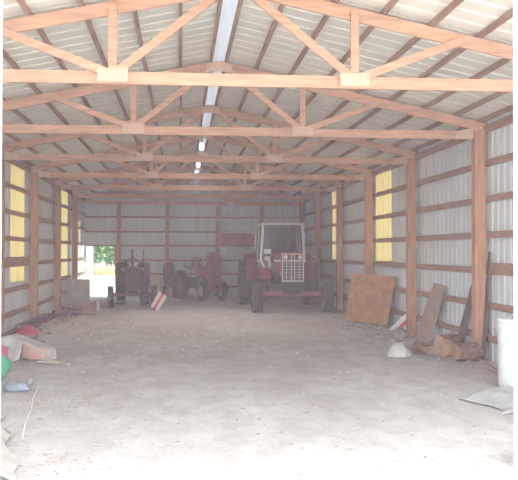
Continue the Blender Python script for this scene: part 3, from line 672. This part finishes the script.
def log(loc, rz, r, L, seed, label, m='bark'):
    t = empty('log', loc, rz, label, 'log', 'cut logs by the nearest right wall post')
    vs = []; nu, nl = 26, 10; mb = MB()
    def rad(a, z): return r * (1 + .45 * noise.noise(Vector((math.cos(a) * 1.4 + seed, math.sin(a) * 1.4, z * 2))) + .06 * noise.noise(Vector((math.cos(a) * 6, math.sin(a) * 6, z * 5 + seed))))
    for j in range(nl + 1):
        z = L * j / nl
        for i in range(nu):
            a = 2 * PI * i / nu; R = rad(a, z); vs.append((R * math.cos(a), z - L / 2, r * .92 + R * math.sin(a)))
    mb.add(vs, [(j * nu + i, (j + 1) * nu + i, (j + 1) * nu + (i + 1) % nu, j * nu + (i + 1) % nu) for j in range(nl) for i in range(nu)], True)
    mb.build('bark', m, t)
    for e in (0, nl):
        MB().add([Vector(v) + Vector((0, -.001 if e == 0 else .001, 0)) for v in vs[e * nu:e * nu + nu]], [tuple(range(nu))]).build('cut_face', 'endgrain', t)
    return t
log((4.05, 12.50, 0), math.radians(-38), .16, .34, 1, 'thick cut log with an orange face, largest of the logs by the nearest post')
log((4.17, 11.95, 0), math.radians(-78), .13, .36, 4, 'cut log lying close against the foot of the nearest right wall post')
log((3.74, 12.72, 0), math.radians(20), .085, .34, 7, 'thin dark log on the floor left of the thick cut log')
MB().beam((4.30, 11.72, .03), (4.05, 10.1, .02), .05, .035, (0, 0, 1)).build('lath', 'board', label='thin lath on the floor running from the nearest post towards the white drum', cat='lath')
MB().beam((4.12, 13.5, .02), (3.86, 13.3, .02), .06, .02, (0, 0, 1)).build('scrap', 'white', label='small white scrap on the dirt left of the logs', cat='scrap')

# white drum
dr_ = empty('plastic_drum', (4.02, 9.55, 0), 0, 'tall white plastic drum by the right edge of the view', 'drum')
MB().lathe([(0, 0), (.27, 0), (.285, .02), (.287, .25), (.293, .27), (.287, .29), (.29, .54), (.296, .56), (.29, .58), (.29, .74), (.27, .765), (0, .765)], 40).build('drum_body', 'white', dr_)
MB().lathe([(.285, .745), (.302, .75), (.302, .80), (.292, .812), (.27, .80), (0, .80)], 40).build('lid', 'white', dr_)
MB().blob((0, 0, .03), (.12, .09, .07), 21, .3, 2.2).build('work_glove', 'board', label='crumpled brown cloth lying on the lid of the white drum', cat='cloth', loc=(3.98, 9.45, .808))
# grey plastic sheet on the floor
mb = MB()
def gf(u, v):
    x = 3.12 + 1.1 * u + .1 * math.sin(v * 5); y = 7.95 + 1.0 * v + .12 * math.sin(u * 6)
    e = min(u, 1 - u, v, 1 - v) * 5; e = min(1, e)
    return (x, y, .008 + e * (.05 + .07 * noise.noise(Vector((x * 3, y * 3, 0))) + .03 * noise.noise(Vector((x * 9, y * 8, 1))) + .08 * u))
mb.sheet(gf, 44, 34, (0, 0, -.008)); mb.build('plastic_sheet', 'tarp', label='crumpled grey plastic sheet on the floor in front of the white drum', cat='sheet')
sack('white_sack', (2.66, 6.05, 0), (.46, .36, .22), (math.radians(-6), math.radians(5), 0), 'white', 'white sack standing at the bottom right corner of the view', 'sack', 5)

# ------------------------------------------------------------------ litter
def litter(name, n, m, label, cat, region, smin, smax, seed, flat=.4):
    R = random.Random(seed); mb = MB()
    for _ in range(n):
        x, y = region(R); s_ = R.uniform(smin, smax); a = R.uniform(0, PI)
        mm = Matrix.Translation((x, y, floor_z(x, y) + s_ * flat * .3)) @ Matrix.Rotation(a, 4, 'Z') @ Matrix.Rotation(R.uniform(-.3, .3), 4, 'X')
        k = R.uniform(.25, 1)
        v = [(s_ * math.cos(b) * R.uniform(.7, 1.1), s_ * k * math.sin(b), 0) for b in [2 * PI * q / 5 for q in range(5)]]
        mb.add([(p[0], p[1], -s_ * flat * .5) for p in v] + [(p[0] * .8, p[1] * .8, s_ * flat * .5) for p in v], [(4, 3, 2, 1, 0), (5, 6, 7, 8, 9)] + [(i, (i + 1) % 5, 5 + (i + 1) % 5, 5 + i) for i in range(5)], False, mm)
    return mb.build(name, m, label=label, cat=cat, kind='stuff')
def reg_left(R):
    y = R.uniform(6.5, 13.5); return (-2.6 + abs(R.gauss(0, .9)) if y > 9 else -1.6 + abs(R.gauss(0, .7)), y)
litter('dirt_clods', 900, 'rubble', 'crumbs of grey dirt scattered over the floor', 'dirt', lambda R: (R.uniform(-3.2, 4.2), 5.2 + 17 * R.random() ** 1.3), .008, .028, 3)
litter('straw_litter', 700, 'straw', 'pale straw and chip litter on the left foreground floor', 'litter', reg_left, .008, .032, 4, .15)
litter('rusty_litter', 260, 'redlitter', 'rusty red flakes strewn over the left foreground floor', 'litter', lambda R: (R.choice((-1.45, -.95, -1.7, -.9)) + R.gauss(0, .16), R.choice((6.4, 9.3, 9.0, 6.6)) + R.gauss(0, .22)), .008, .022, 5, .2)
litter('wall_rubble', 500, 'rubble', 'broken clods lying along the foot of the right wall', 'dirt', lambda R: (4.25 - abs(R.gauss(0, .35)), R.uniform(11.8, 20)), .015, .05, 6, .6)
litter('wall_debris', 420, 'darkboard', 'dark debris lying along the foot of the left wall', 'debris', lambda R: (-3.3 + abs(R.gauss(0, .35)), R.uniform(13, 24)), .015, .06, 8, .5)

# ------------------------------------------------------------------ outside the back doorway
def bush(loc, rx, rz_, n, seed, label, trunk_h):
    t = empty('leafy_tree', loc, 0, label, 'tree', 'trees beyond the back doorway')
    R = random.Random(seed); mb = MB()
    for _ in range(n):
        d = Vector((R.gauss(0, 1), R.gauss(0, 1), R.gauss(0, 1))).normalized() * R.random() ** .4
        k = 1 + .35 * noise.noise(d * 2 + Vector((seed, 0, 0)))
        c = Vector((d.x * rx * k, d.y * rx * k, trunk_h + rz_ + d.z * rz_ * k)); c.z = max(.05, c.z)
        s_ = R.uniform(.10, .24); u = Vector((R.gauss(0, 1), R.gauss(0, 1), R.gauss(0, 1))).normalized(); w = u.orthogonal().normalized()
        mb.add([c - u * s_, c + w * s_ * .5, c + u * s_, c - w * s_ * .5], [(0, 1, 2, 3)])
    mb.build('foliage', 'leaf', t)
    mb = MB(); mb.tube([(0, 0, -.05), (.05, 0, trunk_h + rz_ * .4), (.1, .1, trunk_h + rz_ * 1.2)], [.16, .11, .05], 8)
    for k in range(4): a = k * 1.7; mb.tube([(.05, 0, trunk_h + rz_ * .3), (rx * .5 * math.cos(a), rx * .5 * math.sin(a), trunk_h + rz_)], [.07, .03], 6)
    mb.build('trunk', 'trunk', t)
for a in (((-6.9, 67, 0), 1.5, 2.2, 2600, 1, 'leafy green tree seen through the back doorway, left one', .3), ((-4.5, 61.5, 0), 1.1, 1.5, 2200, 2, 'leafy green tree seen through the back doorway, right one', .3), ((-6.6, 76, 0), 2.6, 3.0, 2600, 3, 'taller green tree farther back through the doorway', .8)): bush(*a)
mb = MB(); R = random.Random(5)
for _ in range(2600):
    x = R.uniform(-12, -2); y = R.uniform(55, 58.5); h = R.uniform(.3, .8); a = R.uniform(0, PI)
    mb.add([(x - .03 * math.cos(a), y - .03 * math.sin(a), -.02), (x + .03 * math.cos(a), y + .03 * math.sin(a), -.02), (x + R.uniform(-.1, .1), y, h)], [(0, 1, 2)])
mb.build('tall_grass', 'drygrass', label='dry tan grass along the far side of the yard behind the doorway', cat='grass', kind='stuff')

# ------------------------------------------------------------------ haze volume in the shed, added for the lens glare veil
hz = bpy.data.materials.new('lens glare haze'); hz.use_nodes = True; nt = hz.node_tree; nt.nodes.clear()
o = nt.nodes.new('ShaderNodeOutputMaterial'); vs_ = nt.nodes.new('ShaderNodeVolumeScatter')
vs_.inputs['Color'].default_value = (.96, .80, .89, 1); vs_.inputs['Density'].default_value = .0054; vs_.inputs['Anisotropy'].default_value = .2
nt.links.new(vs_.outputs[0], o.inputs['Volume'])
mb = MB(); mb.box(XL - .3, XR + .3, -3, YB + .4, -.25, 4.7)
hzo = mb.build('glare_haze', hz, label='thin haze filling the shed, added for lens glare', cat='haze', kind='stuff')
